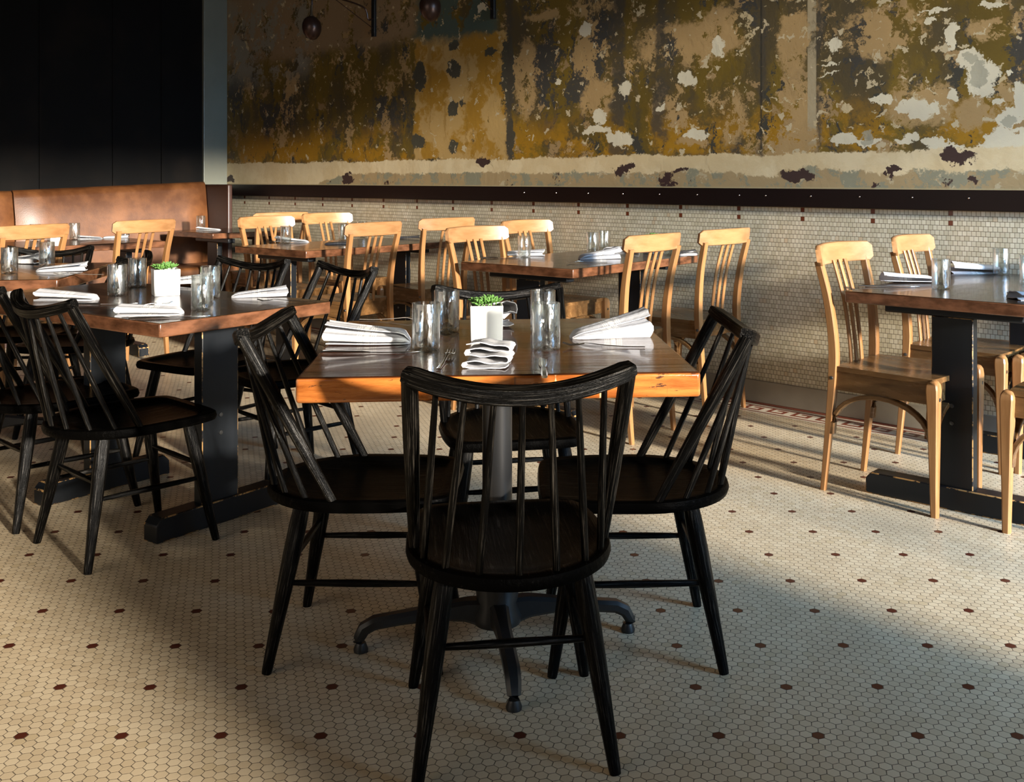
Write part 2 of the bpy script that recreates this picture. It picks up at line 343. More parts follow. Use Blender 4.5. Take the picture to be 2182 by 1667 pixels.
    c = t.mix(ls, c, lc)
    for (bx, by, rx, ry) in ((1328, 364, 24, 10), (1451, 365, 14, 6), (1700, 378, 34, 15), (1905, 370, 16, 12), (742, 380, 13, 12), (1032, 345, 16, 13), (2050, 330, 44, 15), (2080, 385, 14, 8), (490, 386, 10, 8)):
        c = t.mix(blob(bx, by, rx, ry), c, (.05, .028, .024))
    c = t.mix(t.step(z, 1.108, 1.100), c, (.45, .36, .2))
    t.out(t.mix(.5, c, c), t.add(.42, t.mul(fine, .2)), 0, .35)
    h = t.add(t.mul(fine, .25), t.add(t.mul(chips, .6), N(5.2, (3, 15, 0), 6, .66))); t.bump(h, .5, .004)
    return t.m
M['painted'] = painted_wall_mat()

# ------------------------------------------------------------------ mesh helpers
def obj(name, bm, m, parent=None, smooth=True, bev=0, seg=2, edge=None):
    bmesh.ops.recalc_face_normals(bm, faces=bm.faces)
    me = bpy.data.meshes.new(name); bm.to_mesh(me); bm.free()
    if m is not None: me.materials.append(m)
    if smooth:
        for p in me.polygons: p.use_smooth = True
        me.set_sharp_from_angle(angle=R(40))
    o = bpy.data.objects.new(name, me); COL.objects.link(o)
    if bev:
        b = o.modifiers.new('bevel', 'BEVEL'); b.width = bev; b.segments = seg; b.limit_method = 'ANGLE'; b.angle_limit = R(40)
        if edge is not None: me.materials.append(edge); b.material = 1
    if parent: o.parent = parent
    return o
def box(bm, x0, x1, y0, y1, z0, z1, mat=None):
    vs = [bm.verts.new((x, y, z)) for z in (z0, z1) for x, y in ((x0, y0), (x1, y0), (x1, y1), (x0, y1))]
    if mat is not None:
        for v in vs: v.co = mat @ v.co
    for f in ((3, 2, 1, 0), (4, 5, 6, 7), (0, 1, 5, 4), (1, 2, 6, 5), (2, 3, 7, 6), (3, 0, 4, 7)): bm.faces.new([vs[i] for i in f])
def sweep(bm, pts, secs, up=Vector((0, 0, 1)), closed=True):
    """pts: centre points; secs: list of 2-D section point lists (same length) in the (side, up) frame of each point"""
    pts = [Vector(p) for p in pts]; rings = []; lay = bm.verts.layers.float_vector.get('grain') or bm.verts.layers.float_vector.new('grain'); run = pts[0].x*7+pts[0].y*3; gx = 13*pts[0].x
    for i, p in enumerate(pts):
        if i: run += (p-pts[i-1]).length
        d = (pts[min(i+1, len(pts)-1)]-pts[max(i-1, 0)]).normalized()
        u = up if abs(d.dot(up)) < .95 else Vector((0, 1, 0))
        s = d.cross(u).normalized(); u2 = s.cross(d).normalized()
        rings.append([bm.verts.new(p+s*a+u2*b) for a, b in secs[i]])
        for v_, (a, b) in zip(rings[-1], secs[i]): v_[lay] = (a+gx, b, run)
    n = len(secs[0])
    for a, b in zip(rings, rings[1:]):
        for k in range(n): bm.faces.new((a[k], a[(k+1) % n], b[(k+1) % n], b[k]))
    bm.faces.new(rings[0][::-1]); bm.faces.new(rings[-1])
    return rings
def circ(r, n=12): return [(r*math.cos(2*PI*k/n), r*math.sin(2*PI*k/n)) for k in range(n)]
def rrect(w, h, r=.003, n=1):
    out = []
    for cx, cy, a0 in ((w/2-r, h/2-r, 0), (-w/2+r, h/2-r, 90), (-w/2+r, -h/2+r, 180), (w/2-r, -h/2+r, 270)):
        for k in range(n+1):
            a = R(a0+90*k/n); out.append((cx+r*math.cos(a), cy+r*math.sin(a)))
    return out
def tube(bm, pts, rad, n=12):
    if not isinstance(rad, (list, tuple)): rad = [rad]*len(pts)
    sweep(bm, pts, [circ(r, n) for r in rad])
def lathe(bm, prof, n=32, c=(0, 0)):
    rings = []
    for r, z in prof:
        rings.append([bm.verts.new((c[0], c[1], z))] if r < 1e-5 else [bm.verts.new((c[0]+r*math.cos(2*PI*k/n), c[1]+r*math.sin(2*PI*k/n), z)) for k in range(n)])
    for a, b in zip(rings, rings[1:]):
        for k in range(n):
            j = (k+1) % n
            if len(a) == 1 and len(b) == 1: continue
            if len(a) == 1: bm.faces.new((a[0], b[j], b[k]))
            elif len(b) == 1: bm.faces.new((a[k], a[j], b[0]))
            else: bm.faces.new((a[k], a[j], b[j], b[k]))
def lerp(a, b, t): return Vector(a)*(1-t)+Vector(b)*t
def bez(pts, n=12):
    """smooth Catmull-Rom through points"""
    P = [Vector(p) for p in pts]; P = [P[0]*2-P[1]]+P+[P[-1]*2-P[-2]]; out = []
    for i in range(1, len(P)-2):
        for k in range(n):
            t = k/n; a, b, c, d = P[i-1:i+3]
            out.append(.5*((2*b)+(c-a)*t+(2*a-5*b+4*c-d)*t*t+(3*b-a-3*c+d)*t**3))
    return out+[P[-2]]

def tag(o, label, cat, group=None):
    o['label'] = label; o['category'] = cat
    if group: o['group'] = group
    return o
def thing(name, label, cat, loc=(0, 0, 0), rz=0.0, group=None):
    o = bpy.data.objects.new(name, None); COL.objects.link(o); o.empty_display_size = .1
    o.location = loc; o.rotation_euler = (0, 0, rz)
    return tag(o, label, cat, group)
def dup(root, loc, rz, label, group=None):
    kids = {}
    for ob in COL.objects:
        if ob.parent: kids.setdefault(ob.parent, []).append(ob)
    def cp(o, par):
        c = o.copy(); COL.objects.link(c); c.parent = par
        for ch in kids.get(o, []): cp(ch, c)
        return c
    r = cp(root, None); r.location = loc; r.rotation_euler = (0, 0, rz); r['label'] = label
    if group: r['group'] = group
    elif 'group' in r: del r['group']
    return r
def struct(name, bm, m, smooth=False, **k):
    o = obj(name, bm, m, None, smooth, **k); o['kind'] = 'structure'; return o
def to_room(o): o.rotation_euler = (0, 0, -A); return o     # local x = p, y = q

# ------------------------------------------------------------------ room shell
bm = bmesh.new(); box(bm, PL-.2, PR_+1.5, QF-.2, QW+.2, -.1, 0); to_room(struct('floor', bm, M['floor']))
bm = bmesh.new(); box(bm, PL-.2, PR_+.3, QF-.2, QW+.2, HC, HC+.1); to_room(struct('ceiling', bm, plain('dark painted ceiling', (.05, .045, .04), .8)))
bm = bmesh.new(); box(bm, PL-.2, PR_+.3, QW, QW+.2, 1.09, HC); to_room(struct('wall_back', bm, M['painted']))
bm = bmesh.new(); box(bm, PL-.2, PR_+.3, QW, QW+.2, .10, 1.02); to_room(struct('wall_back_tile', bm, M['tile_wall']))
bm = bmesh.new(); box(bm, PL, PR_, QW-.022, QW+.1, 1.006, 1.098)
rail = to_room(struct('trim_1', bm, plain('very dark oxblood wood rail', (.006, .002, .002), .4, 0, .25, .3), bev=.003))
sc = bmesh.new()
for px in (1122, 1190, 1258, 1332, 1410, 1490, 1580, 1636, 1732, 1836, 1948, 2068):
    p, zz = wall_px(px, 0)
    lathe(sc, [(0, 0), (.0045, .0), (.0035, .002), (0, .003)], 10)
    for v_ in list(sc.verts)[-(10*2+2):]: v_.co = Vector((p+v_.co.x, QW-.022-v_.co.z, 1.062+v_.co.y))
s_ = obj('screw_head', sc, M['chrome'], rail)
bm = bmesh.new(); box(bm, PL, PR_, QW-.012, QW+.1, 0, .112)
to_room(struct('baseboard_back', bm, plain('grey stone baseboard', (.30, .27, .21), .45, 0, .5, .15, 12), bev=.003))
# left wall: black, with a grey pilaster in the corner
blk = NT('flat black wall boards'); bx_, by_, bz_ = blk.sep(blk.obj())
blk.out(blk.mix(blk.step(blk.noise(blk.obj(), 2.5, 3), .45, .7), (.0035, .0032, .003), (.008, .006, .0045)), .75, 0, .12)
bm = bmesh.new(); box(bm, PL-.2, PL, QF-.2, QW, 0, HC); to_room(struct('wall_left', bm, blk.m))
bm = bmesh.new(); box(bm, PL, PL+.03, 4.40, QW, 1.07, HC)
to_room(struct('trim_2', bm, plain('brushed grey green pilaster', (.22, .225, .18), .35, .3, .5, .12, 6), bev=.003))
for k, q in enumerate((4.05, 3.65, 3.1)):
    bm = bmesh.new(); box(bm, PL, PL+.012, q-.01, q+.01, 1.0, HC); to_room(struct('trim_%d' % (k+3), bm, M['iron'] if k < 0 else blk.m))
# window wall on the right and window front behind the camera
wm = plain('dark window wall', (.06, .05, .04), .6)
def pier(bm, q0, q1, z0=0.0, z1=HC, p0=PR_, p1=PR_+.12): box(bm, p0, p1, q0, q1, z0, z1)
bm = bmesh.new()
pier(bm, QF-.2, -1.35); pier(bm, QF, QW, 3.25, HC); pier(bm, QF, QW, 0, .08); pier(bm, .58, 2.12, 0, 1.30); pier(bm, 2.06, 2.12); pier(bm, .54, .60); pier(bm, 4.52, QW+.1)
to_room(struct('wall_right', bm, wm))
for i, (a, b, z0) in enumerate(((-1.35, .56, .08), (.60, 2.08, 1.30), (2.12, 4.52, .08))):
    bm = bmesh.new(); n = (3, 1, 4)[i]
    for k in range(n+1):
        q = a+(b-a)*k/n; box(bm, PR_+.02, PR_+.08, max(a, q-.022), min(b, q+.022), z0, 3.25)
    box(bm, PR_+.02, PR_+.08, a, b, 2.3, 2.35)
    f = to_room(struct('window_%d' % (i+1), bm, M['iron']))
bm = bmesh.new()
box(bm, PL-.2, -5.6, QF-.12, QF, 0, HC); box(bm, -.4, PR_+.3, QF-.12, QF, 0, HC); box(bm, -5.6, -.4, QF-.12, QF, 0, .5); box(bm, -5.6, -.4, QF-.12, QF, 3.0, HC)
for p in (-4.3, -3.0, -1.7): box(bm, p-.03, p+.03, QF-.1, QF-.03, .5, 3.0)
to_room(struct('wall_front', bm, wm))

# ------------------------------------------------------------------ banquette along the left wall
t = thing('banquette', 'long tan brown leather banquette bench under the black wall', 'bench'); t.rotation_euler = (0, 0, -A)
def back_section(q0, q1, zl, zr_):
    bm = bmesh.new(); n = 14; rings = []
    for i in range(n+1):
        u = i/n; q = q0+(q1-q0)*u; z1 = zl+(zr_-zl)*u; e = min(u, 1-u)*(q1-q0); k = min(1, e/.035); k = (1-(1-k)**2)**.5
        prof = [(PL+.01, .42), (PL+.14+.05*k, .42), (PL+.13+.06*k, .6), (PL+.11+.045*k, .85), (PL+.08+.04*k, z1-.06), (PL+.07+.02*k, z1-.018), (PL+.05, z1), (PL+.01, z1-.004)]
        rings.append([bm.verts.new((a, q, b)) for a, b in prof])
    for a, b in zip(rings, rings[1:]):
        for k in range(8): bm.faces.new((a[k], a[(k+1) % 8], b[(k+1) % 8], b[k]))
    bm.faces.new(rings[0]); bm.faces.new(rings[-1][::-1])
    return bm
obj('backrest', back_section(2.885, 4.39, 1.062, 1.122), M['leather'], t)
obj('backrest', back_section(1.3, 2.875, 1.055, 1.058), M['leather'], t)
bm = bmesh.new(); box(bm, PL+.12, PL+.62, 1.3, 4.39, .32, .46); obj('seat', bm, M['leather'], t, bev=.03, seg=4)
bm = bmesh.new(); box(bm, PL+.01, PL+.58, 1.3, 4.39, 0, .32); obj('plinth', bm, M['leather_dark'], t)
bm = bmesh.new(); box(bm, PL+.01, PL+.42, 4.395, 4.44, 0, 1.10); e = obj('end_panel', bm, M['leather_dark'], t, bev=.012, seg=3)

# ------------------------------------------------------------------ spindle back chair (black)
def spindle_chair(label):
    t = thing('spindle_back_chair', label, 'chair')
    zs, th = .406, .034
    # seat outline
    out = []
    for k in range(33):                                   # round back half
        a = PI+PI*k/32; out.append((.212*math.cos(a), -.025+.225*math.sin(a)))
    out += bez2([(.212, -.025), (.209, .07), (.196, .16), (.170, .212), (.13, .224)], 6)[1:]
    out += [(.06, .226), (-.06, .226)]
    out += [(-x, y) for x, y in bez2([(.212, -.025), (.209, .07), (.196, .16), (.170, .212), (.13, .224)], 6)[1:]][::-1][:-0 or None]
    bm = bmesh.new(); rings = []
    for s, z in ((.90, zs-th), (.985, zs-th+.006), (1, zs-th*.5), (.985, zs-.004), (.955, zs), (.86, zs-.002), (.80, zs-.009), (.6, zs-.014), (.3, zs-.016)):
        rings.append([bm.verts.new((x*s, (y+.0)*s, z)) for x, y in out])
    n = len(out)
    for a, b in zip(rings, rings[1:]):
        for k in range(n): bm.faces.new((a[k], a[(k+1) % n], b[(k+1) % n], b[k]))
    c = bm.verts.new((0, 0, zs-.016))
    for k in range(n): bm.faces.new((rings[-1][k], rings[-1][(k+1) % n], c))
    bm.faces.new(rings[0][::-1]); obj('seat', bm, M['black_y'], t)
    # legs
    tops = {(-1, -1): (-.135, -.135), (1, -1): (.135, -.135), (-1, 1): (-.14, .13), (1, 1): (.14, .13)}
    feet = {(-1, -1): (-.19, -.205), (1, -1): (.19, -.205), (-1, 1): (-.196, .195), (1, 1): (.196, .195)}
    for k in tops:
        a = Vector((*tops[k], zs-th+.006)); b = Vector((*feet[k], 0)); bm = bmesh.new()
        rr = [.0185, .0205, .0205, .0185, .015, .0122, .011]; pts = [lerp(a, b, u) for u in (0, .12, .3, .5, .75, .97, 1)]
        tube(bm, pts, rr, 14); obj('leg', bm, M['black_z'], t)
    def at(k, z):
        a = Vector((*tops[k], zs-th)); b = Vector((*feet[k], 0)); return lerp(a, b, (a.z-z)/a.z)
    for k1, k2, z in (((-1, -1), (1, -1), .245), ((-1, 1), (1, 1), .245), ((-1, -1), (-1, 1), .20), ((1, -1), (1, 1), .20)):
        bm = bmesh.new(); a, b = at(k1, z), at(k2, z); tube(bm, [lerp(a, b, u) for u in (0, .15, .5, .85, 1)], [.006, .0075, .009, .0075, .006], 10)
        obj('stretcher', bm, M['black_z'], t)
    # crest rail: bowed, its ends forward and a little higher
    def crest(u):   # u -1..1
        return Vector((.213*u, -.300+.048*u*u, .756+.036*u*u))
    pts = [crest(-1+2*k/24) for k in range(25)]
    bm = bmesh.new(); secs = []
    for k in range(25):
        u = abs(-1+2*k/24); s = 1 if u < .99 else .8; tilt = R(-14)
        sec = rrect(.036*s, .030*s, .004); secs.append([(a*math.cos(tilt)-b*math.sin(tilt), a*math.sin(tilt)+b*math.cos(tilt)) for a, b in sec])
    sweep(bm, pts, secs); obj('crest_rail', bm, M['black_z'], t)
    # posts and spindles
    def seat_edge(x, inset=.93):
        return Vector((x, -.025*inset-.225*inset*math.sqrt(max(0, 1-(x/(.212*inset))**2)), zs-.004))
    for s in (-1, 1):
        bm = bmesh.new(); a = Vector((.194*s, -.050, zs-.006)); b = crest(.955*s)-Vector((0, 0, .006))
        tube(bm, [lerp(a, b, u) for u in (0, .3, .7, 1)], [.0105, .0135, .016, .016], 12); obj('post', bm, M['black_z'], t)
    for k in range(7):
        u = (-3+k)/3; bm = bmesh.new(); a = seat_edge(.176*math.sin(u*1.22)/math.sin(1.22)); b = crest(.73*u)-Vector((0, 0, .006))
        tube(bm, [lerp(a, b, v) for v in (0, .35, .7, 1)], [.0072, .0078, .0068, .0055], 10); obj('spindle', bm, M['black_z'], t)
    return t
def bez2(p, n): return [(v.x, v.y) for v in bez([(a, b, 0) for a, b in p], n)]

# ------------------------------------------------------------------ pale bentwood slat chair
def slat_chair(label):
    t = thing('slat_back_chair', label, 'chair')
    zs = .464
    bm = bmesh.new(); n = 12; rows = []                     # plywood seat with a saddle dip
    for j in range(n+1):
        v = j/n; y = -.185+.375*v; hw = .175+.025*v; row = []
        for i in range(n+1):
            u = -1+2*i/n; dip = .010*(1-u*u)*math.sin(PI*min(1, v*1.15)); row.append((hw*u, y+(.012*(1-u*u) if j == n else 0), zs-dip))
        rows.append(row)
    top = [[bm.verts.new(p) for p in r] for r in rows]; bot = [[bm.verts.new((p[0], p[1], zs-.018)) for p in r] for r in rows]
    for j in range(n):
        for i in range(n):
            bm.faces.new((top[j][i], top[j][i+1], top[j+1][i+1], top[j+1][i])); bm.faces.new((bot[j][i], bot[j+1][i], bot[j+1][i+1], bot[j][i+1]))
    rim = [(0, i) for i in range(n)]+[(j, n) for j in range(n)]+[(n, n-i) for i in range(n)]+[(n-j, 0) for j in range(n)]
    for (a, b), (c, d) in zip(rim, rim[1:]+rim[:1]): bm.faces.new((top[a][b], bot[a][b], bot[c][d], top[c][d]))
    obj('seat', bm, M['beech_s'], t)
    bm = bmesh.new(); z0, z1 = zs-.088, zs-.018             # apron
    for q in (((-.172, -.18), (.172, -.18), (.172, -.160), (-.172, -.160)), ((-.19, .165), (.19, .165), (.193, .186), (-.193, .186)), ((-.172, -.18), (-.152, -.18), (-.175, .186), (-.196, .186)), ((.152, -.18), (.172, -.18), (.196, .186), (.175, .186))):
        lo = [bm.verts.new((x, y, z0)) for x, y in q]; hi = [bm.verts.new((x, y, z1)) for x, y in q]
        bm.faces.new(lo[::-1]); bm.faces.new(hi)
        for k in range(4): bm.faces.new((lo[k], lo[(k+1) % 4], hi[(k+1) % 4], hi[k]))
    obj('apron', bm, M['beech_s'], t, smooth=False, bev=.002)
    def crestp(u): return Vector((.216*u, -.272+.048*u*u, .865))
    for s in (-1, 1):
        pts = bez([(.165*s, -.232, 0), (.165*s, -.212, .2), (.166*s, -.192, .42), (.168*s, -.190, .55), (.176*s, -.207, .70), (.186*s, -.240, .845)], 5)
        bm = bmesh.new(); m_ = len(pts)
        sweep(bm, pts, [rrect(.021+.011*min(1, i/m_*2.2) - .004*max(0, i/m_-.5)*2, .019+.014*min(1, i/m_*2.2) - .008*max(0, i/m_-.5)*2, .003) for i in range(m_)], up=Vector((0, 1, 0)))
        b = obj('post', bm, M['beech'], t)
        bm = bmesh.new(); lathe(bm, [(0, 0), (.007, 0), (.006, .003), (0, .004)], 12)
        for v_ in bm.verts: v_.co = Vector((.182*s+v_.co.z*s, -.192+v_.co.x, .42+v_.co.y))
        obj('bolt', bm, M['bolt'], b)
    for k in (-1, 0, 1):
        x = .043*k; bm = bmesh.new()
        pts = bez([(x, -.180, zs-.012), (x, -.190, .56), (x*1.03, -.212, .70), (x*1.06, -.252, .84)], 5)
        sweep(bm, pts, [rrect(.019, .010, .003)]*len(pts), up=Vector((0, 1, 0))); obj('slat', bm, M['beech'], t)
    bm = bmesh.new(); rings = []                            # crest board, rounded ends
    N = 24
    for i in range(N+1):
        u = -1+2*i/N; c = crestp(u); e = 1-abs(u); k = min(1, e/.09); k = (max(0, 1-(1-k)**2))**.5; hz = .0375*(.62+.38*k)
        lift = .004*(1-u*u); d = (crestp(min(1, u+.01))-crestp(max(-1, u-.01))).normalized(); nrm = Vector((-d.y, d.x, 0)); up_ = Vector((0, -.16, 1)).normalized()
        hz2 = hz+lift; rings.append([bm.verts.new(c+nrm*a*.0095+up_*b) for a, b in ((-1, -hz*.93), (-.7, -hz), (.7, -hz), (1, -hz*.93), (1, hz2*.93), (.6, hz2), (-.6, hz2), (-1, hz2*.93))])
    for a, b in zip(rings, rings[1:]):
        for k in range(8): bm.faces.new((a[k], a[(k+1) % 8], b[(k+1) % 8], b[k]))
    bm.faces.new(rings[0][::-1]); bm.faces.new(rings[-1]); obj('crest_rail', bm, M['beech_x'], t)
    for s in (-1, 1):                                       # front legs with rounded blocks at the seat corners
        bm = bmesh.new()
        prof = [(.0, .025), (.1, .028), (.25, .034), (.38, .040), (.43, .043), (.448, .040), (.459, .030), (.463, .018)]
        sweep(bm, [(.2*s, .198-.001*i, z) for i, (z, _) in enumerate(prof)], [rrect(w_, w_, .005) for _, w_ in prof], up=Vector((0, 1, 0)))
        b = obj('front_leg', bm, M['beech'], t)
        bm = bmesh.new(); lathe(bm, [(0, 0), (.008, 0), (.007, .004), (0, .005)], 12)
        for v_ in bm.verts: v_.co = Vector((.2*s+v_.co.x, .212+v_.co.z, .40+v_.co.y))
        obj('bolt', bm, M['bolt'], b)
    def arch(a, b, z0=.215, z1=.372):                       # bentwood brace
        a, b = Vector((*a, 0)), Vector((*b, 0)); pts = []
        for k in range(17):
            th_ = PI*k/16; u = .5-.5*math.cos(th_); pts.append(lerp(a, b, u)+Vector((0, 0, z0+(z1-z0)*math.sin(th_)**.8)))
        bm = bmesh.new(); d = (b-a).normalized(); sweep(bm, pts, [rrect(.026, .017, .003)]*17, up=Vector((d.y, -d.x, 0)) if False else Vector((0, 0, 1)))
        obj('brace', bm, M['beech_s'], t)
    arch((-.165, -.195), (-.19, .185)); arch((.165, -.195), (.19, .185)); arch((-.185, .188), (.185, .188))
    return t

# ------------------------------------------------------------------ tables
def top_mesh(L, Wd, th, z):
    bm = bmesh.new(); box(bm, -L/2, L/2, -Wd/2, Wd/2, z-th, z); return bm
def pedestal_table(label, loc, rz, base_rz, z=.742, sz=(.84, .85), mat='hero'):
    t = thing('pedestal_table', label, 'table', loc, rz)
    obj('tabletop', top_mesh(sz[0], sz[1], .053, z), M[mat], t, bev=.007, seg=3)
    rel = base_rz-rz
    bm = bmesh.new(); lathe(bm, [(0, z-.05), (.13, z-.05), (.13, z-.058), (.045, z-.075), (0, z-.075)], 24); obj('mounting_plate', bm, M['iron'], t)
    bm = bmesh.new(); lathe(bm, [(0, z-.07), (.037, z-.07), (.037, .16), (0, .16)], 32); obj('column', bm, M['column'], t)
    bm = bmesh.new(); lathe(bm, [(0, .17), (.046, .17), (.055, .14), (.05, .10), (.062, .07), (.058, .05), (0, .045)], 28); b = obj('base_hub', bm, M['iron'], t)
    for k in range(4):
        bm = bmesh.new(); a = rel+PI/2*k; d = Vector((math.cos(a), math.sin(a), 0))
        prof = [(.02, .075, .05, .07), (.08, .085, .042, .052), (.15, .083, .036, .036), (.24, .075, .036, .030), (.30, .068, .036, .030), (.325, .055, .034, .030), (.338, .032, .030, .026), (.34, .022, .024, .012)]
        sweep(bm, [d*r+Vector((0, 0, zc)) for r, zc, _, _ in prof], [rrect(w_, h_, min(.008, h_*.3)) for _, _, w_, h_ in prof])
        f = obj('foot_arm', bm, M['iron'], t)
        bm = bmesh.new(); lathe(bm, [(0, 0), (.017, 0), (.018, .006), (.012, .022), (0, .022)], 16, (d.x*.333, d.y*.333)); obj('glide', bm, M['iron'], f)
    return t
def trestle_table(label, corner, ang, L, Wd, side, z=.742, offs=(.12, -.12), foot=.56, shift=0.0):
    """corner: nearest corner; ang: direction of the long axis; side: +1 when the width runs to ang+90"""
    d = Vector((math.cos(ang), math.sin(ang), 0)); n = Vector((-math.sin(ang), math.cos(ang), 0))*side
    c = Vector((corner[0], corner[1], 0))+d*L/2+n*Wd/2
    t = thing('trestle_table', label, 'table', c, ang)
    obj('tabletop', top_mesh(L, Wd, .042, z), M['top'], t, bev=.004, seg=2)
    for x in (-L/2+offs[0], L/2+offs[1]):
        s = shift*side
        bm = bmesh.new(); box(bm, x-.022, x+.022, s-.072, s+.072, .075, z-.075); panel = obj('upright', bm, M['trestle'], t, bev=.003, edge=M['trestle_edge'])
        bm = bmesh.new(); box(bm, x-.03, x+.03, s-.24, s+.24, z-.075, z-.042); obj('top_bar', bm, M['trestle'], t, bev=.006)
        bm = bmesh.new()
        lo = [(-foot/2, 0), (foot/2, 0), (foot/2, .055), (foot/2-.02, .078), (-foot/2+.02, .078), (-foot/2, .055)]
        a_ = [bm.verts.new((x-.035, s+y, zz)) for y, zz in lo]; b_ = [bm.verts.new((x+.035, s+y, zz)) for y, zz in lo]
        bm.faces.new(a_); bm.faces.new(b_[::-1])
        for k in range(6): bm.faces.new((a_[k], a_[(k+1) % 6], b_[(k+1) % 6], b_[k]))
        obj('foot', bm, M['trestle'], t, bev=.004, edge=M['trestle_edge'])
        bm = bmesh.new()
        for zz in (.36, .30):
            for sx in (-1, 1):
                lathe(bm, [(0, 0), (.008, 0), (.007, .003), (0, .004)], 12)
                for v_ in list(bm.verts)[-(12*2+2):]: v_.co = Vector((x+sx*(.022+v_.co.z), s+v_.co.x+.0, zz+v_.co.y))
        obj('bolt', bm, M['bolt'], panel)
    return t

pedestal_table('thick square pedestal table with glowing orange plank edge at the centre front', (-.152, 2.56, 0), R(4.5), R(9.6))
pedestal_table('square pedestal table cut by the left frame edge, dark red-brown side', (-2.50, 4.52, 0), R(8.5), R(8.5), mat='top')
Z2 = .73
n2 = table_point(340, 690, Z2)
trestle_table('dark brown trestle table with white planter, left of the orange-edged table', n2, R(145.5), 1.22, .66, -1, z=Z2, offs=(.27, -.30), foot=.50, shift=.07)
n7 = table_point(1221, 574, .742)
trestle_table('dark trestle table by the tiled wall straight behind the orange-edged table', n7, R(52), 1.10, .69, 1)
n6 = table_point(652, 535, .742)
trestle_table('dark trestle table by the tiled wall, between the orange wooden chairs at far centre left', n6, R(51.5), 1.15, .68, 1)
nr = table_point(1800, 620, .742)
trestle_table('dark trestle table at the right edge of the room with thick black upright', nr, R(49), 1.08, .70, -1, foot=.62)
trestle_table('narrow dark table standing in front of the leather banquette', W(-6.40, 2.10), R(180-42.2+90-180), 1.15, .66, 1)
trestle_table('small dark table in the far corner beside the banquette end', W(-7.00, 3.92), R(90-42.2), .62, .66, 1, foot=.3, shift=-.15)

# ------------------------------------------------------------------ place the black chairs
BG = 'black spindle-back chairs'
C = [((-.107, 2.165), 8.1, 'nearest black spindle-back chair, its back to the viewer, in front of the orange-edged table'),
     ((-.472, 2.58), -90.2, 'black spindle-back chair at the left side of the orange-edged table'),
     ((.174, 2.575), 91.7, 'black spindle-back chair at the right side of the orange-edged table'),
     ((-.15, 3.14), 191, 'black spindle-back chair on the far side of the orange-edged table, facing the viewer'),
     ((-1.366, 3.27), -42.9, 'black spindle-back chair at the near long side of the left trestle table, nearer the viewer'),
     ((-1.753, 3.61), -43, 'black spindle-back chair cut by the left frame edge at the left trestle table'),
     ((-1.47, 4.30), 150, 'black spindle-back chair on the far side of the left trestle table, behind its two glasses'),
     ((-1.05, 4.02), 133, 'black spindle-back chair at the far right corner of the left trestle table'),
     ((-2.60, 5.05), 184, 'black spindle-back chair behind the leftmost pedestal table, below a wooden chair'),
     ((-2.22, 4.75), 96, 'black spindle-back chair at the right side of the leftmost pedestal table, seen edge on')]
c0 = None
for (x, y), a, lab in C:
    if c0 is None: c0 = spindle_chair(lab); c0.location = (x, y, 0); c0.rotation_euler = (0, 0, R(a)); c0['group'] = BG
    else: dup(c0, (x, y, 0), R(a), lab, BG)
WG = 'pale wooden slat-back chairs'
Wc = [((1.262, 3.775), -131.9, 'pale wooden slat-back chair at the left of the right-hand table, nearest the viewer'),
      ((1.70, 4.28), -130.2, 'pale wooden slat-back chair by the tiled wall at the left of the right-hand table'),
      ((-.01, 5.90), -131.2, 'pale wooden chair by the tiled wall, far left side of the centre back table'),
      ((-.239, 5.093), -131.2, 'pale wooden chair at the near left corner of the centre back table'),
      ((-1.46, 7.16), -129.7, 'pale wooden chair by the tiled wall at the left of the far centre-left table'),
      ((-1.70, 6.52), -127, 'pale wooden chair behind the near left corner of the far centre-left table'),
      ((.242, 4.724), 50.6, 'pale wooden chair at the near right side of the centre back table'),
      ((.646, 5.204), 47.5, 'pale wooden chair close to the tiled wall at the right of the centre back table'),
      ((-1.228, 5.941), 54.6, 'pale wooden chair at the near right side of the far centre-left table'),
      ((-.855, 6.591), 44.2, 'pale wooden chair by the wall at the right of the far centre-left table'),
      ((-2.16, 7.62), 42.6, 'pale wooden chair of the small corner table, only its crest in view'),
      ((-2.654, 6.229), 60, 'pale wooden chair at the right end of the banquette table, its back to the room'),
      ((-3.0, 5.58), 64, 'pale wooden chair at the left end of the banquette table, behind the leftmost pedestal table'),
      ((1.735, 3.36), 48, 'pale wooden chair cut by the right frame edge, nearer one at the right-hand table'),
      ((2.07, 4.03), 48, 'pale wooden chair cut by the right frame edge near the tiled wall')]
w0 = None
for (x, y), a, lab in Wc:
    if w0 is None: w0 = slat_chair(lab); w0.location = (x, y, 0); w0.rotation_euler = (0, 0, R(a)); w0['group'] = WG
    else: dup(w0, (x, y, 0), R(a), lab, WG)

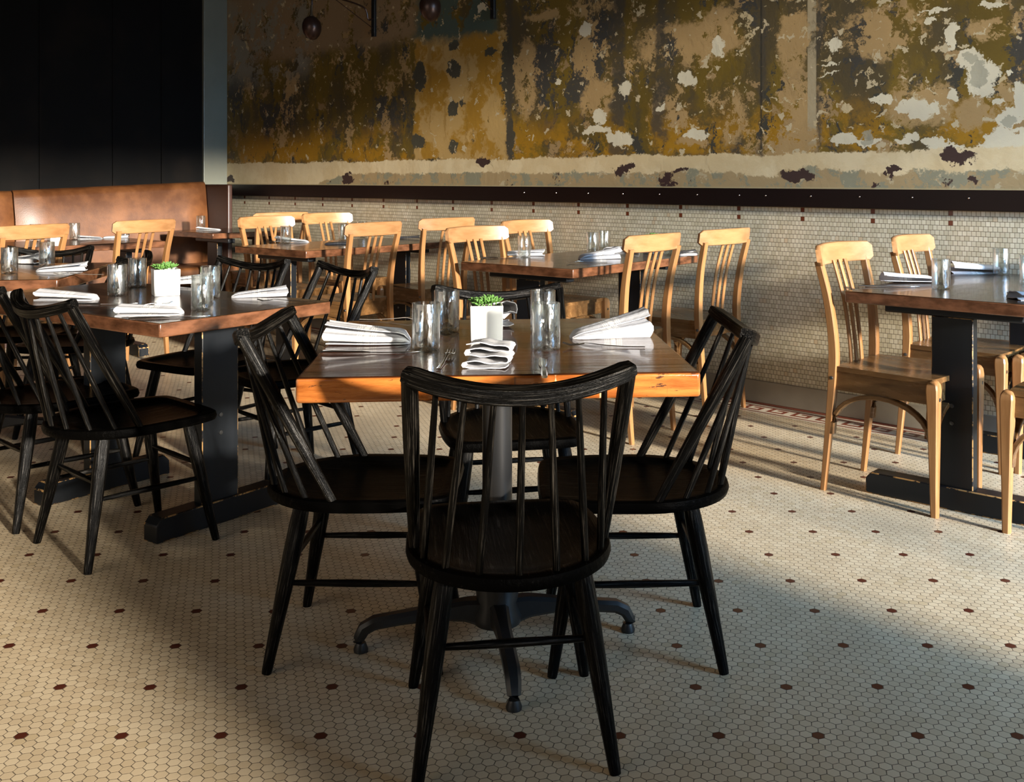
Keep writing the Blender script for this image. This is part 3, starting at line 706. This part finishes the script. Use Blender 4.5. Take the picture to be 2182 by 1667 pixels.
# ------------------------------------------------------------------ glasses
def make_glass(label):
    bm = bmesh.new(); r, h = .0335, .112
    lathe(bm, [(0, .010), (.010, .008), (.020, .0015), (.030, 0), (.0325, .003), (r, .012), (r, h-.002), (r-.001, h), (r-.0022, h-.001), (r-.0026, .016), (.027, .011), (.018, .011), (.012, .019), (.007, .025), (0, .027)], 36)
    o = obj('tumbler', bm, M['glass']); return tag(o, label, 'glass', 'clear glass tumblers')
G = [((908, 745), .742, 'clear tumbler with green base on the orange-edged table, front left'),
     ((952, 708), .742, 'clear tumbler left of the white planter on the orange-edged table, rear one'),
     ((1164, 745), .742, 'clear tumbler right of the white planter on the orange-edged table, front one'),
     ((1157, 708), .742, 'clear tumbler right of the white planter on the orange-edged table, half hidden behind another'),
     ((250, 630), Z2, 'clear tumbler left of the planter on the left trestle table, front one'),
     ((293, 612), Z2, 'clear tumbler just left of the planter on the left trestle table, rear one'),
     ((431, 661), Z2, 'clear tumbler right of the planter on the left trestle table, front one'),
     ((448, 635), Z2, 'clear tumbler right of the planter on the left trestle table, rear one'),
     ((20, 583), .742, 'clear tumbler on the leftmost pedestal table at the frame edge'),
     ((100, 567), .742, 'clear tumbler behind the rolled napkin on the leftmost pedestal table'),
     ((159, 503), .742, 'clear tumbler beside the purple-grey napkin on the banquette table'),
     ((75, 505), .742, 'clear tumbler mostly hidden behind a wooden chair on the banquette table, left one'),
     ((265, 497), .742, 'clear tumbler mostly hidden behind a wooden chair on the banquette table, right one'),
     ((428, 490), .742, 'clear tumbler on the small corner table'),
     ((609, 520), .742, 'clear tumbler at the near left of the far centre-left table'),
     ((732, 513), .742, 'clear tumbler left of a wooden chair on the far centre-left table'),
     ((772, 507), .742, 'clear tumbler just above a wooden chair crest on the far centre-left table'),
     ((1117, 549), .742, 'clear tumbler at the near left of the centre back table'),
     ((1263, 538), .742, 'clear tumbler in the middle of the centre back table, front of a pair'),
     ((1288, 530), .742, 'clear tumbler in the middle of the centre back table, rear of a pair'),
     ((1428, 517), .742, 'clear tumbler beside the small planter near the tiled wall'),
     ((2005, 616), .742, 'clear tumbler beside the folded napkin on the right-hand table, front one'),
     ((2133, 578), .742, 'clear tumbler beside the stacked napkin at the rear of the right-hand table'),
     ((2192, 606), .742, 'clear tumbler cut by the right frame edge')]
g0 = None
for (px, py), z, lab in G:
    v = far_point(px, py, z)
    if g0 is None: g0 = make_glass(lab); g0.location = v
    else: dup(g0, v, random.Random(px).random()*6, lab, 'clear glass tumblers')

# ------------------------------------------------------------------ planters
def planter(label, loc, rz, s=.083, h=.088):
    t = thing('planter', label, 'planter', loc, rz)
    bm = bmesh.new(); a = s/2; b = a-.005
    rings = [[bm.verts.new((x*k, y*k, z)) for x, y in ((-1, -1), (1, -1), (1, 1), (-1, 1))] for k, z in ((a*.96, 0), (a, h), (b, h), (b, h-.016))]
    for r0, r1 in zip(rings, rings[1:]):
        for k in range(4): bm.faces.new((r0[k], r0[(k+1) % 4], r1[(k+1) % 4], r1[k]))
    bm.faces.new(rings[0][::-1]); bm.faces.new(rings[-1])
    obj('pot', bm, M['ceramic'], t, bev=.0025, seg=3)
    bm = bmesh.new(); box(bm, -b*.985, b*.985, -b*.985, b*.985, h-.0155, h-.006); obj('soil', bm, M['soil'], t)
    rnd = random.Random(5); bm = bmesh.new()
    for c in range(9):
        cx, cy = (rnd.uniform(-b*.75, b*.75), rnd.uniform(-b*.75, b*.75)); zc = h-.008; R0 = rnd.uniform(.010, .016); lift = rnd.uniform(.004, .016)
        for ring, (m_, el, l) in enumerate(((8, 15, 1.0), (7, 42, .85), (5, 68, .6))):
            for k in range(m_):
                az = 2*PI*k/m_+ring*.4+rnd.uniform(-.15, .15); e = R(el+rnd.uniform(-8, 8)); L = R0*l*1.5
                d = Vector((math.cos(az)*math.cos(e), math.sin(az)*math.cos(e), math.sin(e))); o_ = Vector((cx, cy, zc+lift))
                tube(bm, [o_, o_+d*L*.4, o_+d*L*.8+Vector((0, 0, .001)), o_+d*L*1.05+Vector((0, 0, .002))], [.0012, .0032, .0026, .0005], 6)
        tube(bm, [(cx, cy, zc-.004), (cx, cy, zc+lift)], .002, 6)
    p = obj('succulent', bm, M['leaf'], t)
    return t
p1 = planter('white cube planter of green succulents on the orange-edged table', table_point(1036, 722, .742), R(6))
dup(p1, table_point(353, 629, Z2), R(28), 'white cube planter of green succulents on the left trestle table').scale = (1.08,)*3
dup(p1, far_point(118, 508, .742), R(40), 'small green plant in a pot behind a wooden chair on the banquette table')
dup(p1, far_point(1392, 519, .742), R(40), 'small pale planter near the tiled wall on the centre back table')

# ------------------------------------------------------------------ napkins: folded cloth, the fold curls showing at one end
def napkin(label, loc, rz, L=.20, Wd=.085, n=4, h0=.045, h1=.02, seed=1, w1=.6, shade='cloth'):
    rnd = random.Random(seed); bm = bmesh.new()
    th = .0022; gap = 1.0/(n-.2); cl = []
    ph = [rnd.uniform(0, 6) for _ in range(n)]
    for k in range(n):                                   # centre line of the folded ribbon in unit space (y 0..1, z 0..1)
        z = gap*(k+.15); m = 9
        for i in range(m):
            u = i/(m-1); u = u if k % 2 == 0 else 1-u
            x = .06+.88*u-(.05*rnd.random() if i in (0, m-1) else 0)
            cl.append((x, z+.16*gap*math.sin(u*5+ph[k])+.10*gap*math.sin(u*11+ph[k]*2)))
        if k < n-1:
            s = 1 if k % 2 == 0 else -1; xe = cl[-1][0]
            for a in (-50, 0, 50): cl.append((xe+s*.07*math.cos(R(a)), z+gap*(.5+.5*math.sin(R(a)))))
    stations = 16; rings = []
    for j in range(stations+1):
        v = j/stations; e = min(1, max(0, (1-v)/.16)); tip = (1-(1-e)**2)**.5 if e < 1 else 1
        h = (h0+(h1-h0)*(v**.8))*(.30+.70*tip); wd = Wd*(1+(w1-1)*v)*(.45+.55*tip); x = -L/2+L*v
        pts = [Vector((x+.004*math.sin(9*b+seed)*(1-v), (a-.5)*wd+.003*math.sin(v*7+seed), max(.0012, b*h*(1-.10*(2*a-1)**2)))) for a, b in cl]
        ra, rb = [], []
        for i, p in enumerate(pts):
            d = (pts[min(i+1, len(pts)-1)]-pts[max(i-1, 0)]); nn = Vector((0, -d.z, d.y)).normalized()*th/2
            ra.append(p+nn); rb.append(p-nn)
        ring = ra+rb[::-1]
        for q in ring: q.z = max(0, q.z)
        rings.append([bm.verts.new(q) for q in ring])
    m = len(rings[0])
    for a, b in zip(rings, rings[1:]):
        for k in range(m): bm.faces.new((a[k], a[(k+1) % m], b[(k+1) % m], b[k]))
    hN = len(cl)
    for r in (rings[0], rings[-1]):
        for k in range(hN-1): bm.faces.new((r[k], r[k+1], r[m-2-k], r[m-1-k]))
    o = obj('napkin', bm, M[shade]); o.location = loc; o.rotation_euler = (0, 0, rz); return tag(o, label, 'napkin', 'folded cloth napkins')
NP = [((785, 732), .742, 4, .205, 4, .066, .036, 1, 'folded white napkin at the left on the orange-edged table'),
      ((1298, 718), .742, 196, .205, 3, .088, .022, 2, 'folded white napkin at the right on the orange-edged table'),
      ((1044, 776), .742, 84, .12, 5, .064, .055, 3, 'curled white napkin at the front edge of the orange-edged table'),
      ((1062, 692), .742, 95, .13, 3, .075, .05, 4, 'rounded grey-white napkin behind the planter on the orange-edged table'),
      ((148, 638), Z2, -2, .20, 3, .034, .016, 5, 'rolled white napkin at the left end of the left trestle table'),
      ((322, 670), Z2, 8, .19, 3, .030, .018, 6, 'rolled white napkin near the front corner of the left trestle table'),
      ((553, 632), Z2, 197, .19, 3, .036, .014, 7, 'folded white napkin at the right of the left trestle table'),
      ((404, 604), Z2, 200, .16, 3, .036, .02, 8, 'white napkin behind the planter on the left trestle table'),
      ((131, 578), .742, 196, .20, 3, .038, .016, 9, 'rolled white napkin on the leftmost pedestal table'),
      ((60, 562), .742, 160, .14, 3, .05, .03, 10, 'crumpled white napkin at the back of the leftmost pedestal table'),
      ((192, 499), .742, 30, .15, 2, .03, .012, 11, 'grey napkin beside the tumbler on the banquette table'),
      ((246, 503), .742, 200, .16, 2, .02, .012, 12, 'flat grey napkin half behind the wooden chair on the banquette table'),
      ((445, 491), .742, 0, .18, 2, .03, .01, 13, 'pale napkin behind the tumbler on the small corner table'),
      ((622, 517), .742, 0, .21, 2, .045, .014, 14, 'grey-white napkin behind the tumbler on the far centre-left table'),
      ((720, 521), .742, 190, .16, 2, .018, .012, 15, 'flat grey napkin at the near edge of the far centre-left table'),
      ((868, 505), .742, 190, .16, 2, .022, .014, 16, 'grey napkin at the wall end of the far centre-left table'),
      ((1116, 545), .742, 176, .21, 3, .032, .02, 17, 'grey-white napkin around the near tumbler on the centre back table'),
      ((1276, 552), .742, 198, .21, 4, .055, .018, 18, 'dark grey shaded napkin stack at the right on the centre back table'),
      ((1322, 518), .742, 170, .2, 3, .035, .02, 19, 'grey napkin behind the pair of tumblers on the centre back table'),
      ((1462, 532), .742, 190, .1, 3, .03, .02, 20, 'small rolled napkin between two wooden chairs on the centre back table'),
      ((1936, 602), .742, -2, .2, 2, .042, .026, 21, 'two-layer grey napkin at the near left of the right-hand table'),
      ((2078, 572), .742, -3, .21, 3, .05, .03, 22, 'three-layer grey napkin at the back of the right-hand table'),
      ((2200, 637), .742, 10, .14, 2, .03, .02, 23, 'dark napkin cut by the right frame edge')]
for (px, py), z, a, L, n, h0, h1, sd, lab in NP:
    napkin(lab, far_point(px, py, z), R(a), L=L, n=n, h0=h0*(1 if sd < 4 else 1.3), h1=h1*(1 if sd < 4 else 1.3), seed=sd, Wd=.085 if sd != 3 else .098, w1=.95 if sd in (1, 3, 21, 22) else .75)

# ------------------------------------------------------------------ cutlery
def fork(label):
    t = bmesh.new(); pts = [(-.095, 0, .003), (-.05, 0, .003), (0, 0, .006), (.035, 0, .010), (.05, 0, .0105)]; ws = [.010, .008, .005, .005, .013]
    sweep(t, pts, [rrect(w_, .0022, .0009, 2) for w_ in ws])
    sweep(t, [(.05, 0, .0105), (.064, 0, .008)], [rrect(.018, .002, .0008, 2), rrect(.022, .002, .0008, 2)])
    for k in range(4):
        y = -.0095+.0063*k; sweep(t, [(.062, y, .008), (.085, y, .0065), (.103, y, .012)], [rrect(.0032, .0018, .0007, 2)]*2+[rrect(.0018, .0012, .0005, 2)])
    o = obj('fork', t, M['chrome']); return tag(o, label, 'fork', 'steel forks')
def knife(label):
    t = bmesh.new(); sweep(t, [(-.115, 0, .004), (-.09, 0, .0045), (-.02, 0, .004), (0, 0, .003)], [rrect(.012, .006, .002), rrect(.014, .008, .003), rrect(.011, .006, .002), rrect(.009, .003, .001)])
    sweep(t, [(0, 0, .003), (.03, 0, .003), (.09, 0, .003), (.115, .004, .003)], [rrect(.012, .002, .0008, 2), rrect(.019, .0016, .0006, 2), rrect(.018, .0014, .0005, 2), rrect(.004, .001, .0004, 2)])
    o = obj('table_knife', t, M['chrome']); return tag(o, label, 'knife', 'steel table knives')
FK = [((1290, 741), .742, 178, 'fork with raised tines beside the right napkin on the orange-edged table'),
      ((948, 772), .742, 88, 'fork at the left of the curled front napkin on the orange-edged table'),
      ((835, 684), .742, -8, 'fork behind the left napkin on the orange-edged table'),
      ((615, 644), Z2, 188, 'fork at the right end of the left trestle table'),
      ((170, 587), .742, 190, 'fork in front of the napkin on the leftmost pedestal table'),
      ((300, 655), Z2, 38, 'fork behind the front napkin on the left trestle table'),
      ((1252, 561), .742, 190, 'fork in front of the dark napkin stack on the centre back table')]
KN = [((790, 753), .742, 2, 'knife in front of the left napkin on the orange-edged table'),
      ((1158, 785), .742, 92, 'knife at the right of the curled front napkin on the orange-edged table'),
      ((362, 678), Z2, 16, 'knife at the front edge of the left trestle table'),
      ((215, 650), Z2, 10, 'knife in front of the left-end napkin on the left trestle table'),
      ((1895, 612), .742, -4, 'knife with dark handle at the corner of the right-hand table'),
      ((1062, 551), .742, -4, 'knife at the near left corner of the centre back table')]
for lst, fn, gr in ((FK, fork, 'steel forks'), (KN, knife, 'steel table knives')):
    o0 = None
    for (px, py), z, a, lab in lst:
        v = table_point(px, py, z)
        if o0 is None: o0 = fn(lab); o0.location = v; o0.rotation_euler = (0, 0, R(a))
        else: dup(o0, v, R(a), lab, gr)

# ------------------------------------------------------------------ wall lamps
def wall_lamp(label, p):
    t = thing('wall_lamp', label, 'lamp', W(p, QW, 2.17), -A)      # local -y points into the room
    bm = bmesh.new(); box(bm, -.018, .018, -.02, 0, 0, .42); bk = obj('wall_bracket', bm, M['iron'], t, bev=.002)
    bm = bmesh.new()
    tube(bm, bez([(0, -.02, .13), (-.0, -.06, .12), (0, -.10, .2), (0, -.30, .235), (0, -.48, .245), (0, -.53, .22), (0, -.535, .15)], 5), .0065, 8)
    tube(bm, [(0, -.02, .06), (0, -.36, .235)], .003, 6); obj('arm', bm, M['bronze'], t)
    bm = bmesh.new(); lathe(bm, [(0, .16), (.010, .16), (.011, .10), (.017, .09), (.017, .07), (0, .07)], 16, (0, -.535)); obj('socket', bm, M['chrome'], t)
    bm = bmesh.new()
    prof = [(0, .088), (.02, .086), (.045, .070), (.062, .040), (.066, .010), (.060, -.022), (.044, -.052), (.022, -.072), (0, -.078)]
    lathe(bm, prof, 28, (0, 0))
    for v_ in bm.verts: v_.co = Matrix.Rotation(R(8), 3, 'X') @ v_.co + Vector((0, -.535, .0))
    obj('shade', bm, M['bronze'], t)
    return t
pa, _ = wall_px(799, 78); l1 = wall_lamp('dark bronze egg-shaped wall lamp on an arm, left one with its whole shade in view', pa)
pb, _ = wall_px(1053, 40); dup(l1, W(pb, QW, 2.17), -A, 'dark bronze egg-shaped wall lamp cut by the top of the frame')
